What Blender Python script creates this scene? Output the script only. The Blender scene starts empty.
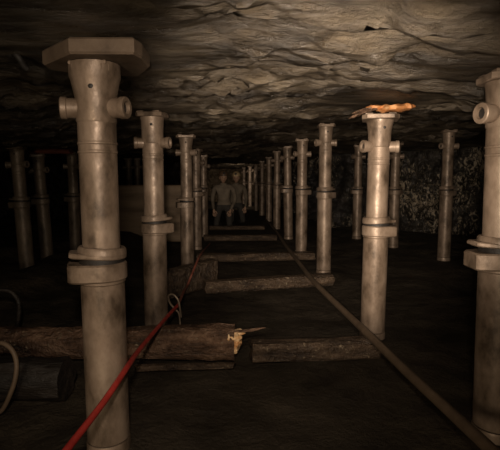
import bpy, bmesh, math, random
from mathutils import Vector, Matrix, Quaternion, noise
random.seed(7)
PI = math.pi
C = bpy.context.scene.collection
SC = bpy.context.scene

# ------------------------------------------------------------------ camera
F = 450.0
cam_d = bpy.data.cameras.new('camera'); cam = bpy.data.objects.new('camera', cam_d); C.objects.link(cam)
cam.location = (0, 0, 1.0)
PITCH = math.atan(45 / F); YAW = math.atan(13 / F)
cam.rotation_euler = (PI / 2 - PITCH, 0, -YAW)
cam_d.sensor_width = 36; cam_d.lens = 36 * F / 500; cam_d.clip_start = .02; cam_d.clip_end = 200
SC.camera = cam
RM = cam.rotation_euler.to_matrix()

def ray(px, py):
    return RM @ Vector(((px - 250) / F, -(py - 225) / F, -1))
def at(px, py, Y):                       # a point of the picture at distance Y into the mine
    d = ray(px, py); return cam.location + d * (Y / d.y)
def onfloor(px, py, z=0.0):
    d = ray(px, py); return cam.location + d * ((z - 1.0) / d.z)

# ------------------------------------------------------------------ materials
def new_mat(name):
    m = bpy.data.materials.new(name); m.use_nodes = True
    nt = m.node_tree; b = nt.nodes['Principled BSDF']
    return m, nt, b
def ramp(nt, fac, stops):
    r = nt.nodes.new('ShaderNodeValToRGB'); el = r.color_ramp.elements
    while len(el) < len(stops): el.new(.5)
    for e, (p, c) in zip(el, stops): e.position = p; e.color = (*c, 1)
    nt.links.new(fac, r.inputs['Fac']); return r.outputs['Color']
def coords(nt, scale=(1, 1, 1), obj_random=True):
    tc = nt.nodes.new('ShaderNodeTexCoord'); mp = nt.nodes.new('ShaderNodeMapping')
    mp.inputs['Scale'].default_value = scale
    nt.links.new(tc.outputs['Object'], mp.inputs['Vector'])
    if obj_random:
        oi = nt.nodes.new('ShaderNodeObjectInfo'); mu = nt.nodes.new('ShaderNodeMath'); mu.operation = 'MULTIPLY'; mu.inputs[1].default_value = 37
        nt.links.new(oi.outputs['Random'], mu.inputs[0]); nt.links.new(mu.outputs[0], mp.inputs['Location'])
    return mp.outputs['Vector']
def noise_tex(nt, vec, scale, detail=6, rough=.6, dist=0):
    n = nt.nodes.new('ShaderNodeTexNoise'); n.inputs['Scale'].default_value = scale; n.inputs['Detail'].default_value = detail
    n.inputs['Roughness'].default_value = rough; n.inputs['Distortion'].default_value = dist
    nt.links.new(vec, n.inputs['Vector']); return n.outputs['Fac']
def bump(nt, b, h, strength, dist):
    bp = nt.nodes.new('ShaderNodeBump'); bp.inputs['Strength'].default_value = strength; bp.inputs['Distance'].default_value = dist
    nt.links.new(h, bp.inputs['Height']); nt.links.new(bp.outputs['Normal'], b.inputs['Normal'])
def surf(name, stops, scale=8, vscale=(1, 1, 1), rough=(.5, .7), metal=0, bstr=.4, bdist=.01, bscale=None, detail=7, spec=.5, dist=0):
    m, nt, b = new_mat(name)
    v = coords(nt, vscale)
    n = noise_tex(nt, v, scale, detail, .62, dist)
    nt.links.new(ramp(nt, n, stops), b.inputs['Base Color'])
    n2 = noise_tex(nt, v, bscale or scale * 4, 6, .65)
    mr = nt.nodes.new('ShaderNodeMapRange'); mr.inputs['From Min'].default_value = .3; mr.inputs['From Max'].default_value = .7
    mr.inputs['To Min'].default_value = rough[0]; mr.inputs['To Max'].default_value = rough[1]
    nt.links.new(n2, mr.inputs['Value']); nt.links.new(mr.outputs['Result'], b.inputs['Roughness'])
    b.inputs['Metallic'].default_value = metal; b.inputs['Specular IOR Level'].default_value = spec
    bump(nt, b, n2, bstr, bdist)
    return m
M = {}
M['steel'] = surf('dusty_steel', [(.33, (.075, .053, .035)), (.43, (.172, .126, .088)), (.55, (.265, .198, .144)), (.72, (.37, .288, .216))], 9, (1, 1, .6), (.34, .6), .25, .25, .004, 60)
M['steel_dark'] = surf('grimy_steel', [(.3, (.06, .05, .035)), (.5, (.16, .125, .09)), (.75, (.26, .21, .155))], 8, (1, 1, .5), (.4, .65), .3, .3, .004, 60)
M['plate'] = surf('plate_iron', [(.3, (.06, .042, .027)), (.5, (.12, .085, .056)), (.75, (.17, .125, .085))], 9, (1, 1, 1), (.6, .8), .1, .35, .005, 50)
M['bore'] = surf('bore_black', [(.3, (.01, .009, .008)), (.7, (.025, .02, .016))], 10)
M['pin'] = surf('worn_bright_steel', [(.3, (.25, .2, .14)), (.55, (.5, .42, .32)), (.8, (.62, .53, .42))], 14, (1, 1, 1), (.28, .5), .5, .2, .003, 60)
M['wood_dark'] = surf('grimy_timber', [(.3, (.03, .02, .012)), (.5, (.09, .058, .035)), (.68, (.17, .115, .07)), (.85, (.27, .19, .12))], 6, (.35, 2.2, 2.2), (.5, .75), 0, .7, .012, 18)
M['wood_bark'] = surf('wet_bark', [(.3, (.03, .018, .011)), (.5, (.115, .068, .04)), (.66, (.23, .14, .085)), (.82, (.34, .23, .15))], 5, (.5, 2, 2), (.35, .65), 0, .9, .02, 14)
M['charred'] = surf('blackened_wood', [(.3, (.008, .007, .006)), (.55, (.022, .017, .013)), (.8, (.05, .04, .03))], 5, (.5, 2, 2), (.4, .65), 0, .9, .02, 14)
M['wood_fresh'] = surf('fresh_split_wood', [(.3, (.30, .10, .028)), (.48, (.55, .23, .075)), (.62, (.72, .38, .16)), (.8, (.85, .58, .32))], 9, (.4, 3, 3), (.5, .7), 0, .6, .006, 22)
M['wood_pale'] = surf('pale_split_wood', [(.3, (.45, .17, .05)), (.46, (.80, .45, .19)), (.6, (.92, .68, .40)), (.8, (.95, .8, .58))], 9, (.4, 3, 3), (.45, .65), 0, .6, .006, 22)
M['wood_red'] = surf('reddish_wood', [(.3, (.12, .035, .02)), (.6, (.30, .10, .065)), (.8, (.4, .17, .11))], 6, (.4, 3, 3), (.5, .7), 0, .6, .006, 22)
M['board'] = surf('brown_board', [(.3, (.11, .075, .045)), (.5, (.21, .15, .095)), (.75, (.29, .21, .135))], 3, (.3, 1, 2.5), (.6, .8), 0, .4, .006, 20)
M['red'] = surf('red_cable_sheath', [(.3, (.24, .018, .014)), (.6, (.46, .040, .030)), (.8, (.55, .085, .06))], 10, (1, 1, 1), (.35, .55), 0, .2, .002, 60)
M['hose'] = surf('dusty_hose', [(.3, (.085, .058, .036)), (.6, (.14, .098, .062)), (.8, (.19, .14, .09))], 12, (1, 1, 1), (.5, .7), 0, .3, .003, 60)
M['wire'] = surf('dull_wire', [(.3, (.16, .12, .085)), (.7, (.34, .27, .19))], 20, (1, 1, 1), (.4, .6), .4, .2, .001, 80)
M['rubber'] = surf('black_rubber', [(.3, (.008, .007, .006)), (.7, (.02, .017, .014))], 12)
M['skin'] = surf('skin', [(.3, (.42, .26, .165)), (.7, (.54, .35, .235))], 12, (1, 1, 1), (.45, .6), 0, .15, .002, 60)
M['cloth_grey'] = surf('grey_work_cloth', [(.3, (.15, .12, .085)), (.7, (.27, .22, .16))], 9, (1, 1, 1), (.8, .95), 0, .4, .006, 30)
M['cloth_brown'] = surf('brown_work_cloth', [(.3, (.13, .105, .075)), (.7, (.24, .195, .14))], 9, (1, 1, 1), (.8, .95), 0, .4, .006, 30)
M['trouser'] = surf('dark_trouser_cloth', [(.3, (.03, .027, .023)), (.7, (.07, .062, .052))], 9, (1, 1, 1), (.8, .95), 0, .4, .006, 30)
M['helmet_dark'] = surf('brown_helmet_shell', [(.3, (.09, .055, .03)), (.7, (.16, .1, .06))], 6, rough=(.3, .5), bstr=.1)
M['helmet_tan'] = surf('tan_helmet_shell', [(.3, (.42, .30, .15)), (.7, (.58, .43, .24))], 6, rough=(.3, .5), bstr=.1)
M['hair'] = surf('dark_hair', [(.3, (.008, .006, .005)), (.7, (.02, .016, .012))], 30)
M['eye'] = surf('eye', [(.3, (.02, .015, .01)), (.7, (.03, .02, .015))], 10, rough=(.2, .3))
M['lip'] = surf('lips', [(.3, (.28, .11, .08)), (.7, (.34, .15, .11))], 10)

def rock_mat():
    m, nt, b = new_mat('layered_roof_rock')
    v = coords(nt, (1, 1, 1), False)
    vs = coords(nt, (.8, 1.9, 3), False)
    n1 = noise_tex(nt, vs, 2.2, 9, .66, .6)
    n2 = noise_tex(nt, v, 1.1, 4, .55)
    mx = nt.nodes.new('ShaderNodeMix'); mx.data_type = 'FLOAT'; mx.inputs['Factor'].default_value = .45
    nt.links.new(n1, mx.inputs['A']); nt.links.new(n2, mx.inputs['B'])
    nt.links.new(ramp(nt, mx.outputs['Result'], [(.40, (.014, .010, .006)), (.46, (.034, .026, .016)), (.52, (.088, .069, .046)), (.58, (.145, .117, .08)), (.68, (.27, .222, .16))]), b.inputs['Base Color'])
    n3 = noise_tex(nt, vs, 9, 9, .7, .3)
    vo = nt.nodes.new('ShaderNodeTexVoronoi'); vo.inputs['Scale'].default_value = 5; nt.links.new(vs, vo.inputs['Vector'])
    ad = nt.nodes.new('ShaderNodeMath'); ad.operation = 'MULTIPLY_ADD'; ad.inputs[1].default_value = .35
    nt.links.new(vo.outputs['Distance'], ad.inputs[0]); nt.links.new(n3, ad.inputs[2])
    bump(nt, b, ad.outputs[0], .9, .06)
    mr = nt.nodes.new('ShaderNodeMapRange'); mr.inputs['From Min'].default_value = .35; mr.inputs['From Max'].default_value = .65
    mr.inputs['To Min'].default_value = .22; mr.inputs['To Max'].default_value = .58
    nt.links.new(n3, mr.inputs['Value']); nt.links.new(mr.outputs['Result'], b.inputs['Roughness'])
    return m
M['rock'] = rock_mat()
def timber_mat(name, stops, scale, vs):
    m, nt, b = new_mat(name); v = coords(nt, vs); v2 = coords(nt, (1, 1, 1))
    n = noise_tex(nt, v, scale, 8, .68, .4); col = ramp(nt, n, stops)
    sp = noise_tex(nt, v2, 34, 3, .7)                    # grit and coal crumbs
    k = ramp(nt, sp, [(.60, (0, 0, 0)), (.70, (1, 1, 1))])
    mx = nt.nodes.new('ShaderNodeMix'); mx.data_type = 'RGBA'; mx.inputs['B'].default_value = (.30, .235, .155, 1)
    nt.links.new(k, mx.inputs['Factor']); nt.links.new(col, mx.inputs['A']); nt.links.new(mx.outputs['Result'], b.inputs['Base Color'])
    ad = nt.nodes.new('ShaderNodeMath'); ad.operation = 'MULTIPLY_ADD'; ad.inputs[1].default_value = 1.4
    nt.links.new(n, ad.inputs[0]); nt.links.new(sp, ad.inputs[2]); bump(nt, b, ad.outputs[0], 1.0, .03)
    b.inputs['Roughness'].default_value = .42
    return m
M['wood_dark'] = timber_mat('gritty_sleeper_timber', [(.33, (.022, .014, .009)), (.48, (.075, .050, .031)), (.6, (.135, .092, .058)), (.75, (.22, .155, .1))], 7, (.6, 2, 2))
M['wood_bark'] = timber_mat('wet_gritty_bark', [(.34, (.02, .012, .007)), (.46, (.10, .057, .034)), (.56, (.21, .125, .077)), (.72, (.36, .24, .155))], 6, (.7, 2, 2))
def coal_mat(name, stops, rough, spec=.5, vscale=6, vs=(1, 1, 1), bd=.04, glint=None):
    m, nt, b = new_mat(name)
    v = coords(nt, vs, False)
    n1 = noise_tex(nt, v, 3, 8, .65)
    nt.links.new(ramp(nt, n1, stops), b.inputs['Base Color'])
    vo = nt.nodes.new('ShaderNodeTexVoronoi'); vo.inputs['Scale'].default_value = vscale; nt.links.new(v, vo.inputs['Vector'])
    n3 = noise_tex(nt, v, 22, 6, .7)
    ad = nt.nodes.new('ShaderNodeMath'); ad.operation = 'MULTIPLY_ADD'; ad.inputs[1].default_value = .8
    nt.links.new(vo.outputs['Distance'], ad.inputs[0]); nt.links.new(n3, ad.inputs[2])
    bump(nt, b, ad.outputs[0], .9, bd)
    b.inputs['Specular IOR Level'].default_value = spec
    mr = nt.nodes.new('ShaderNodeMapRange'); mr.inputs['From Min'].default_value = .35; mr.inputs['From Max'].default_value = .65
    mr.inputs['To Min'].default_value = rough[0]; mr.inputs['To Max'].default_value = rough[1]
    nt.links.new(n1, mr.inputs['Value']); nt.links.new(mr.outputs['Result'], b.inputs['Roughness'])
    if glint:                                            # pale streaks painted into the colour, standing in for glints
        n4 = noise_tex(nt, coords(nt, glint, False), 3.2, 6, .72, .8); n5 = noise_tex(nt, v, .9, 3, .5)
        mu = nt.nodes.new('ShaderNodeMath'); mu.operation = 'MULTIPLY'; nt.links.new(n4, mu.inputs[0]); nt.links.new(n5, mu.inputs[1])
        k = ramp(nt, mu.outputs[0], [(.30, (0, 0, 0)), (.36, (1, 1, 1))])
        mx = nt.nodes.new('ShaderNodeMix'); mx.data_type = 'RGBA'; mx.inputs['B'].default_value = (.55, .46, .33, 1)
        src = b.inputs['Base Color'].links[0].from_socket
        nt.links.new(k, mx.inputs['Factor']); nt.links.new(src, mx.inputs['A']); nt.links.new(mx.outputs['Result'], b.inputs['Base Color'])
    return m
M['floor'] = coal_mat('trodden_coal_dust', [(.3, (.022, .017, .011)), (.55, (.052, .040, .025)), (.75, (.09, .07, .045))], (.55, .85), .35)
M['coal'] = coal_mat('coal_face', [(.35, (.012, .010, .007)), (.55, (.03, .025, .018)), (.7, (.07, .058, .042))], (.12, .28), 1.0, 7, (1, 1, .55), .06, (5.5, 5.5, 2.6))
M['coal_dull'] = coal_mat('dull_coal', [(.35, (.010, .008, .006)), (.55, (.022, .018, .013)), (.7, (.045, .036, .026))], (.4, .6), .4)
M['endrock'] = coal_mat('end_rock', [(.3, (.06, .045, .028)), (.55, (.15, .112, .07)), (.8, (.24, .185, .12))], (.6, .85), .3, 4)

# ------------------------------------------------------------------ mesh helpers
def obj(name, bm, mat, parent=None, smooth=True):
    me = bpy.data.meshes.new(name); bm.normal_update(); bm.to_mesh(me); bm.free()
    if isinstance(mat, (list, tuple)):
        for m_ in mat: me.materials.append(M[m_])
    else: me.materials.append(M[mat])
    if smooth:
        me.polygons.foreach_set('use_smooth', [True] * len(me.polygons))
        try: me.set_sharp_from_angle(angle=math.radians(38))
        except Exception: pass
    o = bpy.data.objects.new(name, me); C.objects.link(o)
    if parent: o.parent = parent
    return o
def tag(o, label, cat, group=None):
    o['label'] = label; o['category'] = cat
    if group: o['group'] = group
    return o
def thing(name, label, cat, loc=(0, 0, 0), group=None):
    o = bpy.data.objects.new(name, None); C.objects.link(o); o.location = loc; o.empty_display_size = .1
    return tag(o, label, cat, group)
def struct(name, bm, mat):
    o = obj(name, bm, mat); o['kind'] = 'structure'; return o

def lathe(bm, prof, seg=32, mtx=Matrix.Identity(4), cap=True, wob=0, ph=0):
    rings = []
    for r, z in prof:
        rings.append([bm.verts.new(mtx @ Vector((r * math.cos(2 * PI * i / seg), r * math.sin(2 * PI * i / seg), z))) for i in range(seg)])
    for a, b in zip(rings, rings[1:]):
        for i in range(seg):
            j = (i + 1) % seg; bm.faces.new((a[i], a[j], b[j], b[i]))
    if cap:
        bm.faces.new(list(reversed(rings[0]))); bm.faces.new(rings[-1])
def prism(bm, outline, z0, z1, mtx=Matrix.Identity(4), bev=.008):
    # chamfered extrusion of a convex outline
    def ring(k, z):
        cx = sum(p[0] for p in outline) / len(outline); cy = sum(p[1] for p in outline) / len(outline); out = []
        for x, y in outline:
            d = math.hypot(x - cx, y - cy) or 1
            out.append(bm.verts.new(mtx @ Vector((x - (x - cx) / d * k, y - (y - cy) / d * k, z))))
        return out
    rs = [ring(bev, z0), ring(0, z0 + bev), ring(0, z1 - bev), ring(bev, z1)]
    n = len(outline)
    for a, b in zip(rs, rs[1:]):
        for i in range(n):
            j = (i + 1) % n; bm.faces.new((a[i], a[j], b[j], b[i]))
    bm.faces.new(list(reversed(rs[0]))); bm.faces.new(rs[-1])
def smooth_path(pts, n=10):
    out = []; P = [Vector(p) for p in pts]
    P = [P[0] * 2 - P[1]] + P + [P[-1] * 2 - P[-2]]
    for k in range(1, len(P) - 2):
        p0, p1, p2, p3 = P[k - 1:k + 3]
        for i in range(n):
            t = i / n
            out.append(.5 * ((2 * p1) + (p2 - p0) * t + (2 * p0 - 5 * p1 + 4 * p2 - p3) * t * t + (3 * p1 - p0 - 3 * p2 + p3) * t ** 3))
    out.append(P[-2]); return out
def tube(bm, pts, r, seg=12, rads=None):
    rings = []; up = Vector((0, 0, 1)); prev = None
    for i, p in enumerate(pts):
        t = (pts[min(i + 1, len(pts) - 1)] - pts[max(i - 1, 0)]).normalized()
        if prev is None:
            a = t.cross(up if abs(t.z) < .9 else Vector((1, 0, 0))).normalized()
        else:
            a = (prev - t * prev.dot(t)).normalized()
        prev = a; b = t.cross(a)
        rr = rads[i] if rads else r
        rings.append([bm.verts.new(p + (a * math.cos(2 * PI * k / seg) + b * math.sin(2 * PI * k / seg)) * rr) for k in range(seg)])
    for a, b in zip(rings, rings[1:]):
        for i in range(seg):
            j = (i + 1) % seg; bm.faces.new((a[i], a[j], b[j], b[i]))
    bm.faces.new(list(reversed(rings[0]))); bm.faces.new(rings[-1])
    bmesh.ops.recalc_face_normals(bm, faces=bm.faces)
def fbm(v, o=5): return noise.fractal(v, .9, 2.1, o)
def sstep(a, b, x):
    t = max(0, min(1, (x - a) / (b - a))); return t * t * (3 - 2 * t)
def beam(bm, p0, p1, w, h, z0, seed=0, nx=40, rough=.006, endrough=.02):
    # a rough sawn timber from p0 to p1 (plan), width w, height h, resting at z0
    p0 = Vector((p0[0], p0[1], 0)); p1 = Vector((p1[0], p1[1], 0)); d = p1 - p0; L = d.length; d.normalize(); s = Vector((-d.y, d.x, 0))
    c = .018; prof = [(-w / 2 + c, 0), (w / 2 - c, 0), (w / 2, c), (w / 2, h * .5), (w / 2, h - c), (w / 2 - c, h), (0, h), (-w / 2 + c, h), (-w / 2, h - c), (-w / 2, h * .5), (-w / 2, c)]
    rings = []
    for i in range(nx + 1):
        ring = []
        for k, (y, z) in enumerate(prof):
            q = Vector((i / nx * L * 3, y * 9, z * 9 + seed * 7.3))
            dv = fbm(q, 4) * rough
            e = fbm(Vector((y * 30, z * 30, seed)), 3) * endrough * (1 if i == 0 else -1 if i == nx else 0)
            ring.append(bm.verts.new(p0 + d * (i / nx * L + e) + s * (y * (1 + dv * 4)) + Vector((0, 0, z0 + max(0, z + (dv if z > 0 else 0))))))
        rings.append(ring)
    n = len(prof)
    for a, b in zip(rings, rings[1:]):
        for i in range(n):
            j = (i + 1) % n; bm.faces.new((a[i], a[j], b[j], b[i]))
    bm.faces.new(rings[0]); bm.faces.new(rings[-1]); bmesh.ops.recalc_face_normals(bm, faces=bm.faces)
def logmesh(bm, p0, p1, r0, r1, seed=0, nx=60, seg=24, rough=.012):
    p0 = Vector(p0); p1 = Vector(p1); d = (p1 - p0); L = d.length; d.normalize(); s = Vector((-d.y, d.x, 0)).normalized(); u = d.cross(s)
    rings = []
    for i in range(nx + 1):
        t = i / nx; r = r0 + (r1 - r0) * t; ring = []
        for k in range(seg):
            a = 2 * PI * k / seg
            q = Vector((t * L * 3.2, math.cos(a) * 1.3, math.sin(a) * 1.3 + seed * 5.1))
            rr = r + fbm(q, 5) * rough + fbm(q * Vector((.5, 3, 3)), 3) * rough * .5
            ring.append(bm.verts.new(p0 + d * (t * L) + (s * math.cos(a) + u * math.sin(a)) * rr))
        rings.append(ring)
    for a, b in zip(rings, rings[1:]):
        for i in range(seg):
            j = (i + 1) % seg; bm.faces.new((a[i], a[j], b[j], b[i]))
    bm.faces.new(rings[0]); bm.faces.new(rings[-1]); bmesh.ops.recalc_face_normals(bm, faces=bm.faces)

# ------------------------------------------------------------------ pit props: where they stand
# (key, base point, top pixel row, lean in px at the top, collar height, collar valve angle, label)
def P(px, D): v = at(px, 225, D); return v.x
PROPS = []
def put(key, px_mid, D, ytop, dtop, zc, va, label, group, cap=0.0, head='crown', dbot=0.0, mat='steel'):
    # px_mid is read at the horizon row; dtop/dbot are extra pixels of lean at top and base
    base = at(px_mid, 180, D); base = Vector((base.x + dbot / F * D, D, 0))
    top = at(px_mid, ytop, D); ztop = top.z - cap
    tx = at(px_mid, 180, D).x + dtop / F * D
    PROPS.append(dict(key=key, base=base, top=Vector((tx, D, ztop)), zceil=top.z, zc=zc, va=va, label=label, group=group, head=head, mat=mat))
LG = 'hydraulic pit props of the left row'; RG = 'hydraulic pit props of the right row'
SG = 'pit props standing in the side workings'
put('L1', 100.5, 1.62, 48.5, -2, .675, 200, 'grey steel pit prop nearest on the left, under the octagonal cap plate', LG, cap=.055, head='wide')
put('L2', 153.5, 2.93, 112, 0, .69, 20, 'second steel pit prop of the left row, beside the looped wire hook', LG)
put('L3', 186.5, 5.1, 135, 0, .72, 200, 'third steel pit prop of the left row, behind the squared timber block', LG, head='wide')
put('L4', 196, 6.5, 149, 0, .80, 30, 'fourth steel pit prop of the left row, half hidden behind the third', LG)
put('L5', 203.5, 8.0, 155, 0, .82, 200, 'fifth steel pit prop of the left row, last before the two men', LG)
put('R1', 502, 1.66, 72, 0, .70, 180, 'thick steel pit prop cut off by the right edge of the picture', RG, dbot=6)
put('R2', 376.5, 2.78, 102, 2, .685, -10, 'steel pit prop with a splintered orange wedge on its head', RG, cap=.075, head='wide')
put('R3', 325, 4.74, 124, 0, .84, 30, 'third steel pit prop of the right row, tall with bright ears', RG)
put('R4', 302, 5.9, 139, 0, .84, 20, 'fourth steel pit prop of the right row, close behind the tall one', RG)
put('R5', 289, 7.6, 146, -2, .82, 200, 'fifth steel pit prop of the right row, slightly leaning', RG)
put('R6', 277, 9.2, 151, 0, .86, 10, 'sixth steel pit prop of the right row, with a clear collar', RG)
put('R7', 269, 10.9, 157, 0, .86, 30, 'seventh steel pit prop of the right row, thin with distance', RG)
put('R8', 262, 12.8, 161, 0, .86, 10, 'eighth steel pit prop of the right row, thin with distance', RG)
put('R9', 256, 14.8, 164, 0, .86, 10, 'ninth steel pit prop of the right row, third from its far end', RG)
put('R10', 250, 17.2, 166, 0, .86, 10, 'tenth steel pit prop of the right row, second from its far end', RG)
put('R11', 244, 19, 167.5, 0, .86, 10, 'farthest steel pit prop of the right row, just right of the men', RG)
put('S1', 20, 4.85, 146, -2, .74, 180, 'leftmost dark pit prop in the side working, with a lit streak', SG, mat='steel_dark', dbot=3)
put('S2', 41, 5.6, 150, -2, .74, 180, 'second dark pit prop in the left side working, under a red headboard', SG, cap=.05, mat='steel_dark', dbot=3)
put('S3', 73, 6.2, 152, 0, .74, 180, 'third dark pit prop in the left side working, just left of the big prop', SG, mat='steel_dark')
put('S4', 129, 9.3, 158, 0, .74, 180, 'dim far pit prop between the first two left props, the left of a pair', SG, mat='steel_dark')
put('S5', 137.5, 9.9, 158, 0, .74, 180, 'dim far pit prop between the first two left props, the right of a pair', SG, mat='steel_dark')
put('T1', 358, 7.6, 145, 0, .80, 180, 'slim pit prop left of the prop with the orange wedge', SG)
put('T2', 395, 6.6, 143, 0, .82, 20, 'slim pit prop right of the prop with the orange wedge', SG)
put('T3', 447, 5.5, 130, 0, .84, 20, 'pit prop in front of the glistening coal face on the right', SG)

# ------------------------------------------------------------------ roof and floor
def lowroof(x, y):
    sw = .04; sz = .04 * 1.47
    for p in PROPS:
        d2 = (x - p['top'].x) ** 2 + (y - p['top'].y) ** 2
        w = 1 / (d2 + .05) ** 2; sw += w; sz += w * p['zceil']
    return sz / sw
PLATE = (PROPS[0]['top'].x + .0, 1.54)
def calm(x, y):
    c = 1.0
    for p in PROPS:
        d = math.hypot(x - p['top'].x, y - p['top'].y)
        r0 = .24 if p['key'] in ('L1', 'R2') else .13
        if d < r0 + .3: c = min(c, sstep(r0, r0 + .3, d))
    return c
def slab(x, y, fx, fy, s, amp, tilt):
    # flat broken plates of rock, each with its own height and dip
    wx = x + fbm(Vector((x * 1.7, y * 1.7, s)), 3) * .12; wy = y + fbm(Vector((x * 1.3, y * 2.0, s + 5)), 4) * .10
    q = Vector((wx * fx, wy * fy, s)); ds, ps = noise.voronoi(q); W = h = 0
    for d_, p in zip(ds, ps):
        w_ = math.exp(-34 * (d_ - ds[0]))
        a = noise.cell_vector(p * 91.7)
        h += w_ * (amp * (a.x - .5) * 2 + (a.y - .5) * tilt * (wx * fx - p.x) / fx + (a.z - .5) * tilt * 1.3 * (wy * fy - p.y) / fy); W += w_
    return h / W
def roof(x, y):
    b = lowroof(x, y); k = calm(x, y)
    # broken beds: terraces running across the heading
    t = fbm(Vector((x * .32 + 3, y * .85, 1.7)), 5) * 3.2 + y * .35
    f = math.floor(t); fr = t - f
    ter = (f + sstep(.78, 1, fr)) - t + .5              # a saw that drops abruptly
    t2 = fbm(Vector((x * .7 + 9, y * 2.4, 4.7)), 4) * 3.6 + y * .8
    f2 = math.floor(t2); ter2 = (f2 + sstep(.7, 1, t2 - f2)) - t2 + .5
    t3 = fbm(Vector((x * .9 + 2, y * 4.5, 9.7)), 4) * 3 + y * 2.2
    f3 = math.floor(t3); ter3 = (f3 + sstep(.55, 1, t3 - f3)) - t3 + .5
    d = -ter * .032 - ter2 * .015 - ter3 * .009
    d += slab(x, y, .9, 2.2, 3.3, .014, .11) + slab(x, y, 2.1, 5.0, 7.9, .012, .17) + slab(x, y, 5, 10, 1.9, .008, .2) + slab(x, y, 11, 18, 5.3, .005, .22)
    d += fbm(Vector((x * 1.1, y * 1.9, 8.1)), 5) * .018
    d += fbm(Vector((x * 3.5, y * 8, 2.1)), 4) * .009
    d -= max(0, fbm(Vector((x * .45 - 4, y * .5, 6.6)), 3)) * .03
    d += .03
    d -= .115 * math.exp(-((y - 3.6) / .95) ** 2) * sstep(.85, 1.5, -x) + .09 * math.exp(-((y - 2.5) / .55) ** 2) * sstep(1.0, 1.5, x)
    return b + d * k + (1 - k) * .004
def grow(a, b, s0, k):
    out = [a]
    while out[-1] < b: out.append(out[-1] + s0 + k * max(0, out[-1])); 
    return out
def grid(xs, ys, fn, flip=False):
    bm = bmesh.new(); rows = [[bm.verts.new((x, y, fn(x, y))) for x in xs] for y in ys]
    for a, b in zip(rows, rows[1:]):
        for i in range(len(xs) - 1):
            q = (a[i], a[i + 1], b[i + 1], b[i]); bm.faces.new(tuple(reversed(q)) if flip else q)
    return bm
def xs_range(lo, hi, core, s, k):
    out = [0.0]
    while out[-1] < hi: out.append(out[-1] + s + k * max(0, out[-1] - core))
    neg = [0.0]
    while neg[-1] > lo: neg.append(neg[-1] - s - k * max(0, -neg[-1] - core))
    return list(reversed(neg[1:])) + out
XS = xs_range(-6, 6, 1.3, .03, .03)
YS = [-2.2 + .2 * i for i in range(14)] + grow(.62, 22, .016, .0075)
struct('ceiling', grid(XS, YS, roof, True), 'rock')

def floorz(x, y):
    z = fbm(Vector((x * .9, y * .9, 3)), 5) * .035 - .03
    c = noise.voronoi(Vector((x * 6, y * 6, .5)))[0][0]
    z += (.5 - c) * .03 * max(0, .4 + fbm(Vector((x, y, 11)), 2))
    if x < -.85: z += .22 * sstep(.85, 1.9, -x) * (.6 + .6 * fbm(Vector((x * 1.4, y * 1.4, 5)), 4)) * sstep(2.7, 3.4, y)
    if x > 1.2: z += .12 * sstep(1.2, 2.6, x) * (.5 + .6 * fbm(Vector((x * 1.4, y * 1.4, 5)), 4))
    k = 1
    for p in PROPS:
        d = math.hypot(x - p['base'].x, y - p['base'].y)
        if d < .4: k = min(k, sstep(.13, .4, d))
    if abs(x) < .95: z = min(z, .0)          # under the sleepers
    return z * k
FX = xs_range(-6, 6, 1.4, .04, .05); FY = [-2.2 + .2 * i for i in range(14)] + grow(.62, 22, .022, .010)
struct('floor', grid(FX, FY, floorz), 'floor')

def wallstrip(name, path, mat, amp, ds=.05, nz=44):
    pts = [Vector((x, y, 0)) for x, y in path]; line = []
    for a, b in zip(pts, pts[1:]):
        n = max(1, int((b - a).length / ds))
        for i in range(n): line.append((a.lerp(b, i / n), (b - a).normalized()))
    line.append((pts[-1], (pts[-1] - pts[-2]).normalized()))
    bm = bmesh.new(); rows = []
    for j in range(nz + 1):
        row = []
        for p, d in line:
            z = -.15 + j / nz * 2.0; nrm = Vector((-d.y, d.x, 0))
            q = Vector((p.x * 2.2, p.y * 2.2, z * 2.2))
            o = fbm(q, 5) * amp + (.5 - noise.voronoi(q * 2.6)[0][0]) * amp * .9
            row.append(bm.verts.new(p + nrm * o + Vector((0, 0, z))))
        rows.append(row)
    for a, b in zip(rows, rows[1:]):
        for i in range(len(line) - 1): bm.faces.new((a[i], a[i + 1], b[i + 1], b[i]))
    o = obj(name, bm, mat, smooth=False); o['kind'] = 'structure'; return o
wallstrip('wall_right', [(5.6, -2), (5.6, 5.5), (4.4, 7.6), (2.0, 9.6), (1.75, 14), (1.6, 21.4)], 'coal', .16)
wallstrip('wall_left', [(-1.5, 21.4), (-1.5, 14), (-3.2, 11.5), (-5.7, 9), (-5.7, -2)], 'coal_dull', .16, .08)
wallstrip('wall_back', [(1.7, 21), (-1.6, 21)], 'endrock', .25)

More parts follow.
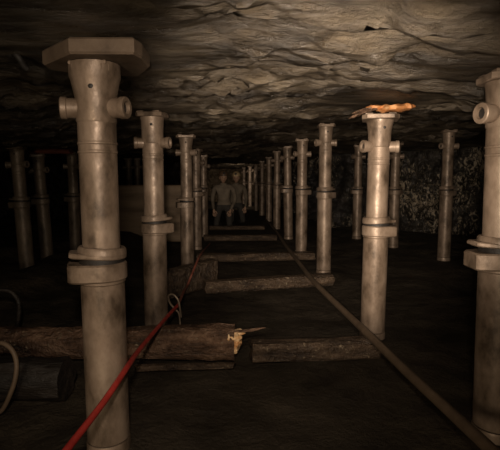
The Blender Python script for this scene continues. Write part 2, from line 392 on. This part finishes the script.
# ------------------------------------------------------------------ building a hydraulic prop
def hull(pts):
    pts = sorted(set(pts))
    def half(ps):
        h = []
        for p in ps:
            while len(h) > 1 and (h[-1][0] - h[-2][0]) * (p[1] - h[-2][1]) - (h[-1][1] - h[-2][1]) * (p[0] - h[-2][0]) <= 0: h.pop()
            h.append(p)
        return h[:-1]
    return half(pts) + half(pts[::-1])
def collar_outline(r, reach, hw, ang):
    pts = [(round(r * math.cos(2 * PI * i / 40), 5), round(r * math.sin(2 * PI * i / 40), 5)) for i in range(40)]
    ca, sa = math.cos(ang), math.sin(ang)
    for x, y in ((reach - .012, -hw), (reach - .012, hw), (reach, -hw + .012), (reach, hw - .012)):
        pts.append((round(x * ca - y * sa, 5), round(x * sa + y * ca, 5)))
    return hull(pts)
def make_prop(p):
    base, top = p['base'], p['top']; H = (top - base).length; m = p['mat']
    far = base.y > 8.5; seg = 20 if far else 40
    t = thing('pit_prop', p['label'], 'pit prop', base, p['group'])
    t.rotation_mode = 'QUATERNION'; t.rotation_quaternion = Vector((0, 0, 1)).rotation_difference((top - base).normalized())
    zc = p['zc']; RL, RU = .0765, .0655
    bm = bmesh.new(); lathe(bm, [(RL + .0015, -.02), (RL + .003, .0), (RL + .003, .03), (RL + .002, .034), (RL + .0005, .04)], seg); obj('foot', bm, m, t)
    bm = bmesh.new()
    prof = [(RL, .045)] + [(RL, .045 + (zc - .09) * i / 12) for i in range(1, 12)] + [(RL, zc - .045), (RL + .004, zc - .04), (RL + .004, zc - .02)]
    lathe(bm, prof, seg); obj('outer_cylinder', bm, m, t)
    # collar: lower band, dark slot, slanting upper ring
    va = math.radians(p['va'])
    bm = bmesh.new(); prism(bm, collar_outline(.087, .118, .058, va), zc - .032, zc + .032, bev=.006); c = obj('collar', bm, m, t)
    bm = bmesh.new(); lathe(bm, [(.079, zc + .02), (.079, zc + .07)], seg); obj('slot', bm, 'bore', c)
    bm = bmesh.new()
    tilt = Matrix.Translation((0, 0, zc + .05)) @ Matrix.Rotation(math.radians(4), 4, (math.sin(va), -math.cos(va), 0))
    prism(bm, collar_outline(.086, .112, .05, va), -.002, .016, tilt, .004)
    lathe(bm, [(.086, .013), (.084, .03), (.079, .037), (RU + .001, .037)], seg, tilt, cap=False); obj('gland_ring', bm, m, c)
    # inner piston with weld beads
    zt = H - .14
    bm = bmesh.new()
    L0 = zc + .05
    prof = [(RU, L0)]
    for zb in (zt - .16, zt - .13):
        prof += [(RU, zb - .006), (RU + .0025, zb - .003), (RU + .0025, zb + .003), (RU, zb + .006)]
    prof += [(RU, zt)]
    lathe(bm, prof, seg); ps = obj('piston', bm, m, t)
    # crown
    hd = p['head']; rt = .086 if p['key'] == 'L1' else .082 if hd == 'wide' else .076; hw = {'wide': .108, 'crown': .086}[hd]
    bm = bmesh.new()
    lathe(bm, [(RU, zt - .06), (RU + .003, zt - .054), (RU + .003, zt + .02), (rt - .004, H - .055), (rt, H - .045), (rt, H - (.002 if p['key'] == 'L1' else .03))], seg)
    cr = obj('crown', bm, m, t)
    if p['key'] == 'L1': hw = .07
    bm = bmesh.new(); rz = Matrix.Rotation(random.uniform(-.3, .3), 4, 'Z'); k = hw * .72
    prism(bm, [(-k, -hw), (k, -hw), (hw, -k), (hw, k), (k, hw), (-k, hw), (-hw, k), (-hw, -k)], H - .036, H - .008, rz, .004)
    for sx in (-1, 1):
        for sy in (-1, 1):
            a, b = sx * k * .85, sy * k * .85
            prism(bm, [(a - .022, b - .022), (a + .022, b - .022), (a + .022, b + .022), (a - .022, b + .022)], H - .012, H, rz, .003)
    obj('claw_plate', bm, m, cr)
    if not far:
        bm = bmesh.new()
        mt = Matrix.Translation((.006, -(RU + .004), H - .085)) @ Matrix.Rotation(PI / 2, 4, 'X') 
        lathe(bm, [(.0085, -.004), (.0085, .0062), (.006, .0075)], 14, mt); obj('plug', bm, 'bore', cr)
    # two lifting ears below the crown
    for s in (-1, 1):
        bm = bmesh.new()
        mt = Matrix.Translation((0, 0, H - (.15 if p['key'] in ('L1', 'R1') else .195))) @ Matrix.Rotation(math.radians(-14 * s), 4, 'Z') @ Matrix.Rotation(s * PI / 2, 4, 'Y')
        lathe(bm, [(.034, RU - .02), (.034, .094), (.038, .097), (.038, .114), (.035, .117), (.022, .117), (.020, .100)], 24 if not far else 14, mt); e = obj('ear', bm, m, t)
        bm = bmesh.new(); lathe(bm, [(.0205, .096), (.0205, .104)], 16, mt); obj('ear_bore', bm, 'bore', e)
    return t
for p in PROPS: make_prop(p)

# cap plate of the first prop, the wooden wedge, headboards
pl = PROPS[0]; cx, cy = pl['top'].x + .018, pl['top'].y + .01
bm = bmesh.new()
oct_ = [(-.055, -.15), (.15, -.15), (.165, -.1), (.165, .03), (.10, .16), (-.10, .17), (-.205, .06), (-.2, .0)]
prism(bm, oct_, 0.0, .052, bev=.007)
t = obj('cap_plate', bm, 'plate', smooth=False); t.location = (cx, cy, pl['top'].z); tag(t, 'octagonal rusty cap plate on top of the nearest left prop', 'cap plate')

def splinter(bm, pts, w, h, seed):
    # a torn sliver of wood following pts
    pts = [Vector(q) for q in pts]; n = 18; path = smooth_path(pts, n // (len(pts) - 1) + 4); rings = []
    for i, q in enumerate(path):
        t = i / (len(path) - 1); k = min(1, .35 + 4 * t, .25 + 3.0 * (1 - t)); ring = []
        for a in range(10):
            an = 2 * PI * a / 10; f = 1 + .45 * noise.noise(Vector((t * 7, math.cos(an) * 1.5, math.sin(an) * 1.5 + seed * 3)))
            ring.append(bm.verts.new(q + Vector((0, math.cos(an) * w * k * f, math.sin(an) * h * k * f))))
        rings.append(ring)
    for a, b in zip(rings, rings[1:]):
        for i in range(10):
            j = (i + 1) % 10; bm.faces.new((a[i], a[j], b[j], b[i]))
    bm.faces.new(rings[0]); bm.faces.new(rings[-1]); bmesh.ops.recalc_face_normals(bm, faces=bm.faces)
r2 = [p for p in PROPS if p['key'] == 'R2'][0]; T = r2['top']
yd = T.y - .03
t = thing('timber_wedge', 'splintered orange timber wedge jammed on the head of a right row prop', 'wedge', (T.x, yd, T.z))
def rel(px, py, d=yd): return at(px, py, d) - Vector((T.x, yd, T.z))
bm = bmesh.new(); splinter(bm, [rel(377, 110), rel(388, 108.5), rel(400, 107.5), rel(408, 107), rel(415, 106.5)], .055, .022, 1); splinter(bm, [rel(366, 107.5), rel(380, 107), rel(396, 106.5)], .03, .012, 2); obj('torn_wood', bm, 'wood_fresh', t)
bm = bmesh.new(); splinter(bm, [rel(349, 118.5), rel(358, 114.5), rel(368, 111), rel(380, 108.5)], .03, .011, 3); splinter(bm, [rel(352, 113.5), rel(364, 109.5), rel(376, 106.5)], .024, .008, 4); obj('splinter', bm, 'wood_bark', t)

s2 = [p for p in PROPS if p['key'] == 'S2'][0]['top']
bm = bmesh.new(); beam(bm, (s2.x - .05, s2.y - .02), (s2.x + .42, s2.y - .04),   .15, .05, s2.z + .004, 9, 20)
tag(obj('headboard', bm, 'wood_red'), 'reddish wooden headboard under the roof at the far left', 'headboard')

# ------------------------------------------------------------------ timbers on the floor
def timber(name, label, x0, y0, x1, y1, w, h, z0, seed, mat='wood_dark', cat='timber', group=None, rough=.008):
    bm = bmesh.new(); beam(bm, (x0, y0), (x1, y1), w, h, z0, seed, rough=rough)
    o = obj(name, bm, mat); tag(o, label, cat, group); return o
SLG = 'timber sleepers across the trench'
timber('sleeper', 'squared timber sleeper nearest the camera, right of the broken log', .075, 2.42, .80, 2.46, .12, .105, .0, 1, group=SLG)
timber('sleeper', 'timber sleeper level with the squared timber block', -.29, 3.94, .90, 4.23, .13, .105, 0, 2, group=SLG)
timber('sleeper', 'timber sleeper behind the squared timber block', -.50, 5.5, .97, 5.62, .15, .09, 0, 3, group=SLG)
timber('sleeper', 'small distant timber sleeper, fourth from the camera', -.55, 7.4, .66, 7.45, .16, .09, 0, 4, group=SLG)
timber('sleeper', 'farthest timber sleeper, in front of the two men', -.55, 9.05, .55, 9.05, .16, .08, 0, 5, group=SLG)
timber('thin_plank', 'thin plank lying along the foot of the broken log', -.53, 2.30, -.02, 2.32, .06, .028, .0, 6, cat='plank', rough=.004)
timber('timber_block', 'short squared timber block lying in front of a left row prop', -.64, 3.66, -.235, 4.27, .11, .245, 0, 7, cat='timber')
timber('side_board', 'brown board standing on edge across the left side working', -2.45, 7.3, -.86, 7.3, .06, .92, .0, 8, 'board', 'board', rough=.003)

# broken log
A = Vector((-1.75, 2.50, .093)); B = Vector((-.015, 2.44, .095))
t = thing('broken_log', 'round log with a freshly broken pale end, lying across the trench', 'log', (A.x, A.y, 0)); off = Vector((A.x, A.y, 0))
bm = bmesh.new(); logmesh(bm, A - off, B - off, .088, .094, 3, rough=.014); obj('trunk', bm, 'wood_bark', t)
bm = bmesh.new()
e = B - off
for (dy, dz, l, w, h, s) in ((-.055, .045, .04, .02, .022, 1), (-.045, .015, .035, .02, .02, 2), (-.02, .062, .055, .025, .014, 3), (-.06, -.02, .02, .02, .02, 4), (.02, .05, .06, .03, .02, 5), (.0, .0, .04, .04, .035, 6), (.03, -.03, .03, .03, .03, 7)):
    splinter(bm, [e + Vector((-.05, dy, dz)), e + Vector((0, dy, dz)), e + Vector((l, dy * .9, dz * 1.02))], w, h, s)
obj('broken_end', bm, 'wood_pale', t)
bm = bmesh.new(); splinter(bm, [e + Vector((-.02, -.03, .075)), e + Vector((.07, -.035, .08)), e + Vector((.17, -.045, .1))], .012, .007, 8); obj('splinter', bm, 'wood_bark', t)

# dark log lying in front on the left
bm = bmesh.new(); logmesh(bm, (-2.0, 2.10, .10), (-.78, 2.0, .095), .1, .095, 8, rough=.02)
tag(obj('short_log', bm, 'charred'), 'blackened log lying in front of the broken log at lower left', 'log')

# ------------------------------------------------------------------ cables, hose, loops
bm = bmesh.new()
cab = [at(52, 470, 1.05), at(69, 447, 1.12), at(103, 403, 1.34), at(126, 369, 1.54), at(140, 349, 1.85), at(166, 318, 2.5), at(178, 305, 2.85)]
tube(bm, smooth_path(cab, 14), .0105, 12)
tag(obj('red_cable', bm, 'red'), 'bright red cable running up from the bottom edge past the nearest left prop', 'cable')
bm = bmesh.new()
g = at(178.5, 304, 2.88)
cab2 = [g, at(184, 291, 3.35), at(187, 286, 3.72), at(192, 274, 3.86), at(196.5, 263, 3.98), at(199, 257, 4.12), at(201, 254, 4.3), at(203, 251, 4.7), at(205, 249, 5.5), onfloor(208, 246, .03), onfloor(210, 243.5, .01)]
tube(bm, smooth_path(cab2, 12), .010, 10)
tag(obj('red_cable', bm, 'wood_red'), 'grimy dark red cable crossing the squared timber block', 'cable')
bm = bmesh.new()
lp = [at(181, 317, 2.78), at(180, 309, 2.76), at(178, 300, 2.75), at(173, 294.5, 2.76), at(168.5, 296, 2.78), at(170, 303, 2.8), at(175, 309, 2.8), at(179, 314, 2.8), at(180.5, 328, 2.81)]
tube(bm, smooth_path(lp, 10), .006, 8)
tag(obj('wire_hook', bm, 'wire'), 'looped grey wire hook around the red cable beside the second left prop', 'hook')

bm = bmesh.new()
hz = [onfloor(510, 468, .16), onfloor(488, 447, .155), onfloor(448, 410, .135), onfloor(409, 374, .13), onfloor(370, 336, .145), onfloor(345, 312, .135), onfloor(320, 288, .142), onfloor(310, 277, .135), onfloor(300, 264, .123), onfloor(284, 243, .122), onfloor(276, 231, .125), onfloor(266, 220, .12)]
tube(bm, smooth_path(hz, 12), .0215, 14)
tag(obj('hose', bm, 'hose'), 'long dull brown hose running over the sleepers along the right row', 'hose')

bm = bmesh.new()
lo = [at(-8, 346, 1.88), at(2, 343, 1.88), at(12, 350, 1.87), at(16.5, 363, 1.86), at(15, 380, 1.85), at(9, 397, 1.85), at(2, 410, 1.86), at(-8, 416, 1.88)]
tube(bm, smooth_path(lo, 10), .010, 10)
tag(obj('rope_loop', bm, 'hose'), 'pale bent rope loop hanging round the blackened log at the left edge', 'rope')
bm = bmesh.new()
lo = [at(4, 50, 1.75), at(9, 54, 1.73), at(14, 53, 1.72), at(19, 58, 1.72), at(24, 66, 1.74), at(27, 69, 1.75)]
pp = smooth_path(lo, 6); tube(bm, pp, .012, 10)
tag(obj('black_cable', bm, 'rubber'), 'short crooked black cable stub under the roof at upper left', 'cable')

bm = bmesh.new()
lo = [at(-10, 292, 2.66), at(0, 290, 2.66), at(11, 292, 2.66), at(18, 301, 2.66), at(19, 314, 2.68), at(17, 326, 2.7)]
tube(bm, smooth_path(lo, 10), .013, 10)
tag(obj('hose_loop', bm, 'charred'), 'dim dark hose loop above the broken log at the left edge', 'hose')

# ------------------------------------------------------------------ the two men far down the heading
def skin_mesh(nodes, edges, sub=2):
    me = bpy.data.meshes.new('tmp'); me.from_pydata([n[0] for n in nodes], edges, [])
    o = bpy.data.objects.new('tmp', me); C.objects.link(o)
    md = o.modifiers.new('s', 'SKIN'); md.use_smooth_shade = True
    for i, n in enumerate(nodes):
        sv = me.skin_vertices[0].data[i]; sv.radius = (n[1], n[2] if len(n) > 2 else n[1]); sv.use_root = (i == 0)
    su = o.modifiers.new('u', 'SUBSURF'); su.levels = sub; su.render_levels = sub
    dg = bpy.context.evaluated_depsgraph_get(); ev = o.evaluated_get(dg)
    out = bpy.data.meshes.new_from_object(ev); bpy.data.objects.remove(o); bpy.data.meshes.remove(me)
    return out
def person(label, loc, rz, cloth, helmet, headturn):
    t = thing('person', label, 'person', loc, None); t.rotation_euler = (0, 0, rz)
    V = Vector
    # kneeling upright, facing -Y, hands on the thighs
    nodes = [(V((0, .06, .47)), .135, .11), (V((0, .05, .60)), .13, .10), (V((0, .02, .74)), .145, .105), (V((0, .0, .86)), .13, .09), (V((0, -.01, .925)), .055, .05), (V((0, -.02, .975)), .05, .05)]
    edges = [(0, 1), (1, 2), (2, 3), (3, 4), (4, 5)]
    def chain(start, pts):
        prev = start
        for q in pts: nodes.append(q); edges.append((prev, len(nodes) - 1)); prev = len(nodes) - 1
    for s in (-1, 1):
        chain(0, [(V((s * .10, .04, .43)), .088), (V((s * .125, -.05, .26)), .075), (V((s * .14, -.12, .085)), .062), (V((s * .14, .03, .07)), .058), (V((s * .13, .22, .055)), .045), (V((s * .13, .32, .05)), .04), (V((s * .13, .37, .045)), .036)])
        chain(3, [(V((s * .15, .0, .865)), .062), (V((s * .2, .01, .83)), .058), (V((s * .235, .02, .68)), .046), (V((s * .235, -.0, .58)), .042), (V((s * .2, -.12, .475)), .034), (V((s * .175, -.175, .40)), .026)])
    body = skin_mesh(nodes, edges)
    bm = bmesh.new(); bm.from_mesh(body)
    for zc_ in (.5, .42, .945): bmesh.ops.bisect_plane(bm, geom=bm.verts[:] + bm.edges[:] + bm.faces[:], plane_co=(0, 0, zc_), plane_no=(0, 0, 1))
    for f in bm.faces:
        c = f.calc_center_median(); f.material_index = 0 if c.z > .5 or (abs(c.x) > .17 and c.z > .42) else 1
        if c.z > .945: f.material_index = 2
    # hands: palm and five fingers each
    for s in (-1, 1):
        w = V((s * .175, -.175, .40)); d = V((-s * .15, -.35, -.75)).normalized(); side = V((-s, 0, 0)); side = (side - d * side.dot(d)).normalized(); nrm = d.cross(side)
        if nrm.y > 0: nrm = -nrm
        hn = [(w - d * .02, .024), (w + d * .03, .03, .017), (w + d * .075, .034, .015)]; he = [(0, 1), (1, 2)]
        hm = skin_mesh(hn, he, 1); n0 = len(bm.faces); bm.from_mesh(hm)
        for k, (o_, L) in enumerate(((.03, .066), (.010, .076), (-.010, .071), (-.028, .056))):
            b0 = w + d * .07 + side * o_
            fm = skin_mesh([(b0, .0095), (b0 + d * L * .45 + nrm * .002, .009), (b0 + d * L * .78 - nrm * .010, .008), (b0 + d * L - nrm * .022, .0065)], [(0, 1), (1, 2), (2, 3)], 1); bm.from_mesh(fm)
        b0 = w + d * .025 + side * .02
        fm = skin_mesh([(b0, .012), (b0 + d * .022 + side * .024, .0115), (b0 + d * .05 + side * .034 - nrm * .006, .0095), (b0 + d * .072 + side * .034 - nrm * .014, .0075)], [(0, 1), (1, 2), (2, 3)], 1); bm.from_mesh(fm)
        bm.faces.ensure_lookup_table()
        for f in bm.faces[n0:]: f.material_index = 2
    # head
    hb = bmesh.new(); bmesh.ops.create_uvsphere(hb, u_segments=32, v_segments=24, radius=1)
    for v in hb.verts:
        x, y, z = v.co
        jaw = 1 - .28 * sstep(.0, -1, z) if z < 0 else 1
        X = x * .077 * jaw; Y = y * .098 * (1 - .12 * sstep(0, -1, z)); Z = z * .118
        if y < 0:
            nx = math.exp(-(x / .16) ** 2); nz = math.exp(-((z + .16) / .17) ** 2)
            Y -= .022 * nx * nz * sstep(0, -.6, y)                              # nose
            Y -= .006 * math.exp(-((z - .12) / .08) ** 2) * sstep(0, -.6, y)     # brow
            for e_ in (-1, 1): Y += .010 * math.exp(-((x - e_ * .36) / .15) ** 2 - ((z + .0) / .10) ** 2)   # eye sockets
            Y -= .007 * math.exp(-(x / .3) ** 2 - ((z + .52) / .08) ** 2)        # mouth
            Y -= .008 * math.exp(-(x / .3) ** 2 - ((z + .85) / .14) ** 2)        # chin
        v.co = (X, Y, Z)
    for e_ in (-1, 1):                                                          # ears
        r_ = bmesh.ops.create_uvsphere(hb, u_segments=12, v_segments=8, radius=1)
        for v in r_['verts']: v.co = Vector((e_ * .076 + v.co.x * .008, .012 + v.co.y * .018, -.012 + v.co.z * .032))
    hm_ = Matrix.Translation((0, -.035, 1.075)) @ Matrix.Rotation(headturn, 4, 'Z') @ Matrix.Rotation(.12, 4, 'X')
    bmesh.ops.transform(hb, matrix=hm_, verts=hb.verts)
    for f in hb.faces: f.material_index = 2
    me = bpy.data.meshes.new('h'); hb.to_mesh(me); n0 = len(bm.faces); bm.from_mesh(me)
    bm.faces.ensure_lookup_table()
    for f in bm.faces[n0:]: f.material_index = 2
    o = obj('body', bm, [cloth, 'trouser', 'skin'], t)
    # eyes, mouth, collar, helmet
    bm = bmesh.new()
    for e_ in (-1, 1):
        r_ = bmesh.ops.create_uvsphere(bm, u_segments=12, v_segments=8, radius=.0105)
        for v in r_['verts']: v.co = hm_ @ (v.co + Vector((e_ * .029, -.081, .001)))
    obj('eyes', bm, 'eye', t)
    bm = bmesh.new(); r_ = bmesh.ops.create_uvsphere(bm, u_segments=12, v_segments=8, radius=1)
    for v in r_['verts']: v.co = hm_ @ Vector((v.co.x * .023, -.082 + v.co.y * .009, -.062 + v.co.z * .008))
    obj('mouth', bm, 'lip', t)
    bm = bmesh.new(); lathe(bm, [(.072, .90), (.075, .93), (.066, .955), (.058, .958), (.056, .92)], 24, Matrix.Translation((0, -.015, 0))); obj('jacket_collar', bm, cloth, t)
    bm = bmesh.new()
    r_ = [(math.cos(a) * .112, math.sin(a) * .105) for a in [i * PI / 18 for i in range(0, 10)]]
    lathe(bm, [(.128, -.006), (.130, -.002)] + [(rr, zz) for rr, zz in r_], 32, hm_ @ Matrix.Translation((0, .005, .045)) @ Matrix.Diagonal((.88, 1.08, 1, 1)))
    h = obj('helmet', bm, helmet, t)
    bm = bmesh.new(); prism(bm, [(-.055, -.165), (.055, -.165), (.1, -.09), (-.1, -.09)], -.006, .003, hm_ @ Matrix.Translation((0, .005, .047)), .002); obj('brim', bm, helmet, h)
    bm = bmesh.new(); lathe(bm, [(.022, 0), (.024, .006), (.024, .028), (.020, .034), (.019, .03)], 18, hm_ @ Matrix.Translation((0, -.108, .1)) @ Matrix.Rotation(PI / 2, 4, 'X')); obj('cap_lamp', bm, 'rubber', h)
    bm = bmesh.new(); lathe(bm, [(.0785, -.02), (.082, .01), (.0805, .045)], 24, hm_ @ Matrix.Translation((0, .008, .02)) @ Matrix.Diagonal((1, 1.22, 1, 1)))
    bmesh.ops.delete(bm, geom=[v for v in bm.verts if (hm_.inverted() @ v.co).y < .0], context='VERTS'); obj('hair', bm, 'hair', t)
    return t
pz = at(223.5, 180, 9.5); person('person in grey work clothes and dark helmet kneeling on the left of the pair', (pz.x, 9.5, -.02), math.radians(-8), 'cloth_grey', 'helmet_dark', .35)
pz = at(236, 180, 10.4); person('person in dull work clothes and tan helmet kneeling on the right of the pair', (pz.x, 10.4, -.02), math.radians(12), 'cloth_brown', 'helmet_tan', -.3)

# ------------------------------------------------------------------ light: the photographer's lamp (wide flood and narrow beam), added fills, dim mine air
def spot(name, loc, target, power, size, blend, rad, col=(1, .815, .65)):
    l = bpy.data.lights.new(name, 'SPOT'); l.energy = power; l.spot_size = math.radians(size); l.spot_blend = blend; l.shadow_soft_size = rad; l.color = col
    o = bpy.data.objects.new(name, l); C.objects.link(o); o.location = loc
    o.rotation_euler = (Vector(target) - Vector(loc)).to_track_quat('-Z', 'Y').to_euler(); return o
spot('flood_lamp', (.0, -.14, 1.29), at(215, 262, 4), 74, 76, 1.0, .04)
spot('beam_lamp', (-.03, -.1, 1.0), at(318, 168, 8), 540, 49, 1.0, .03)
spot('end_wall_fill', (.1, 14.2, 1.15), (.0, 21, 1.1), 115, 90, 1.0, .05)  # unseen light added to brighten the end wall behind the men
def point_light(name, loc, power, rad, col=(1, .78, .54)):
    l = bpy.data.lights.new(name, 'POINT'); l.energy = power; l.shadow_soft_size = rad; l.color = col
    o = bpy.data.objects.new(name, l); C.objects.link(o); o.location = loc; return o
point_light('fill_light', (-.75, -1.0, .5), 46, .22)  # added fill behind the camera, low on the left, lifts the dark roof
w = bpy.data.worlds.new('mine_air'); SC.world = w; w.use_nodes = True
w.node_tree.nodes['Background'].inputs[0].default_value = (1, .72, .42, 1); w.node_tree.nodes['Background'].inputs[1].default_value = .02

SC.view_settings.view_transform = 'Standard'; SC.view_settings.look = 'None'; SC.view_settings.gamma = 1
SC.view_settings.use_curve_mapping = False; SC.view_settings.exposure = 0
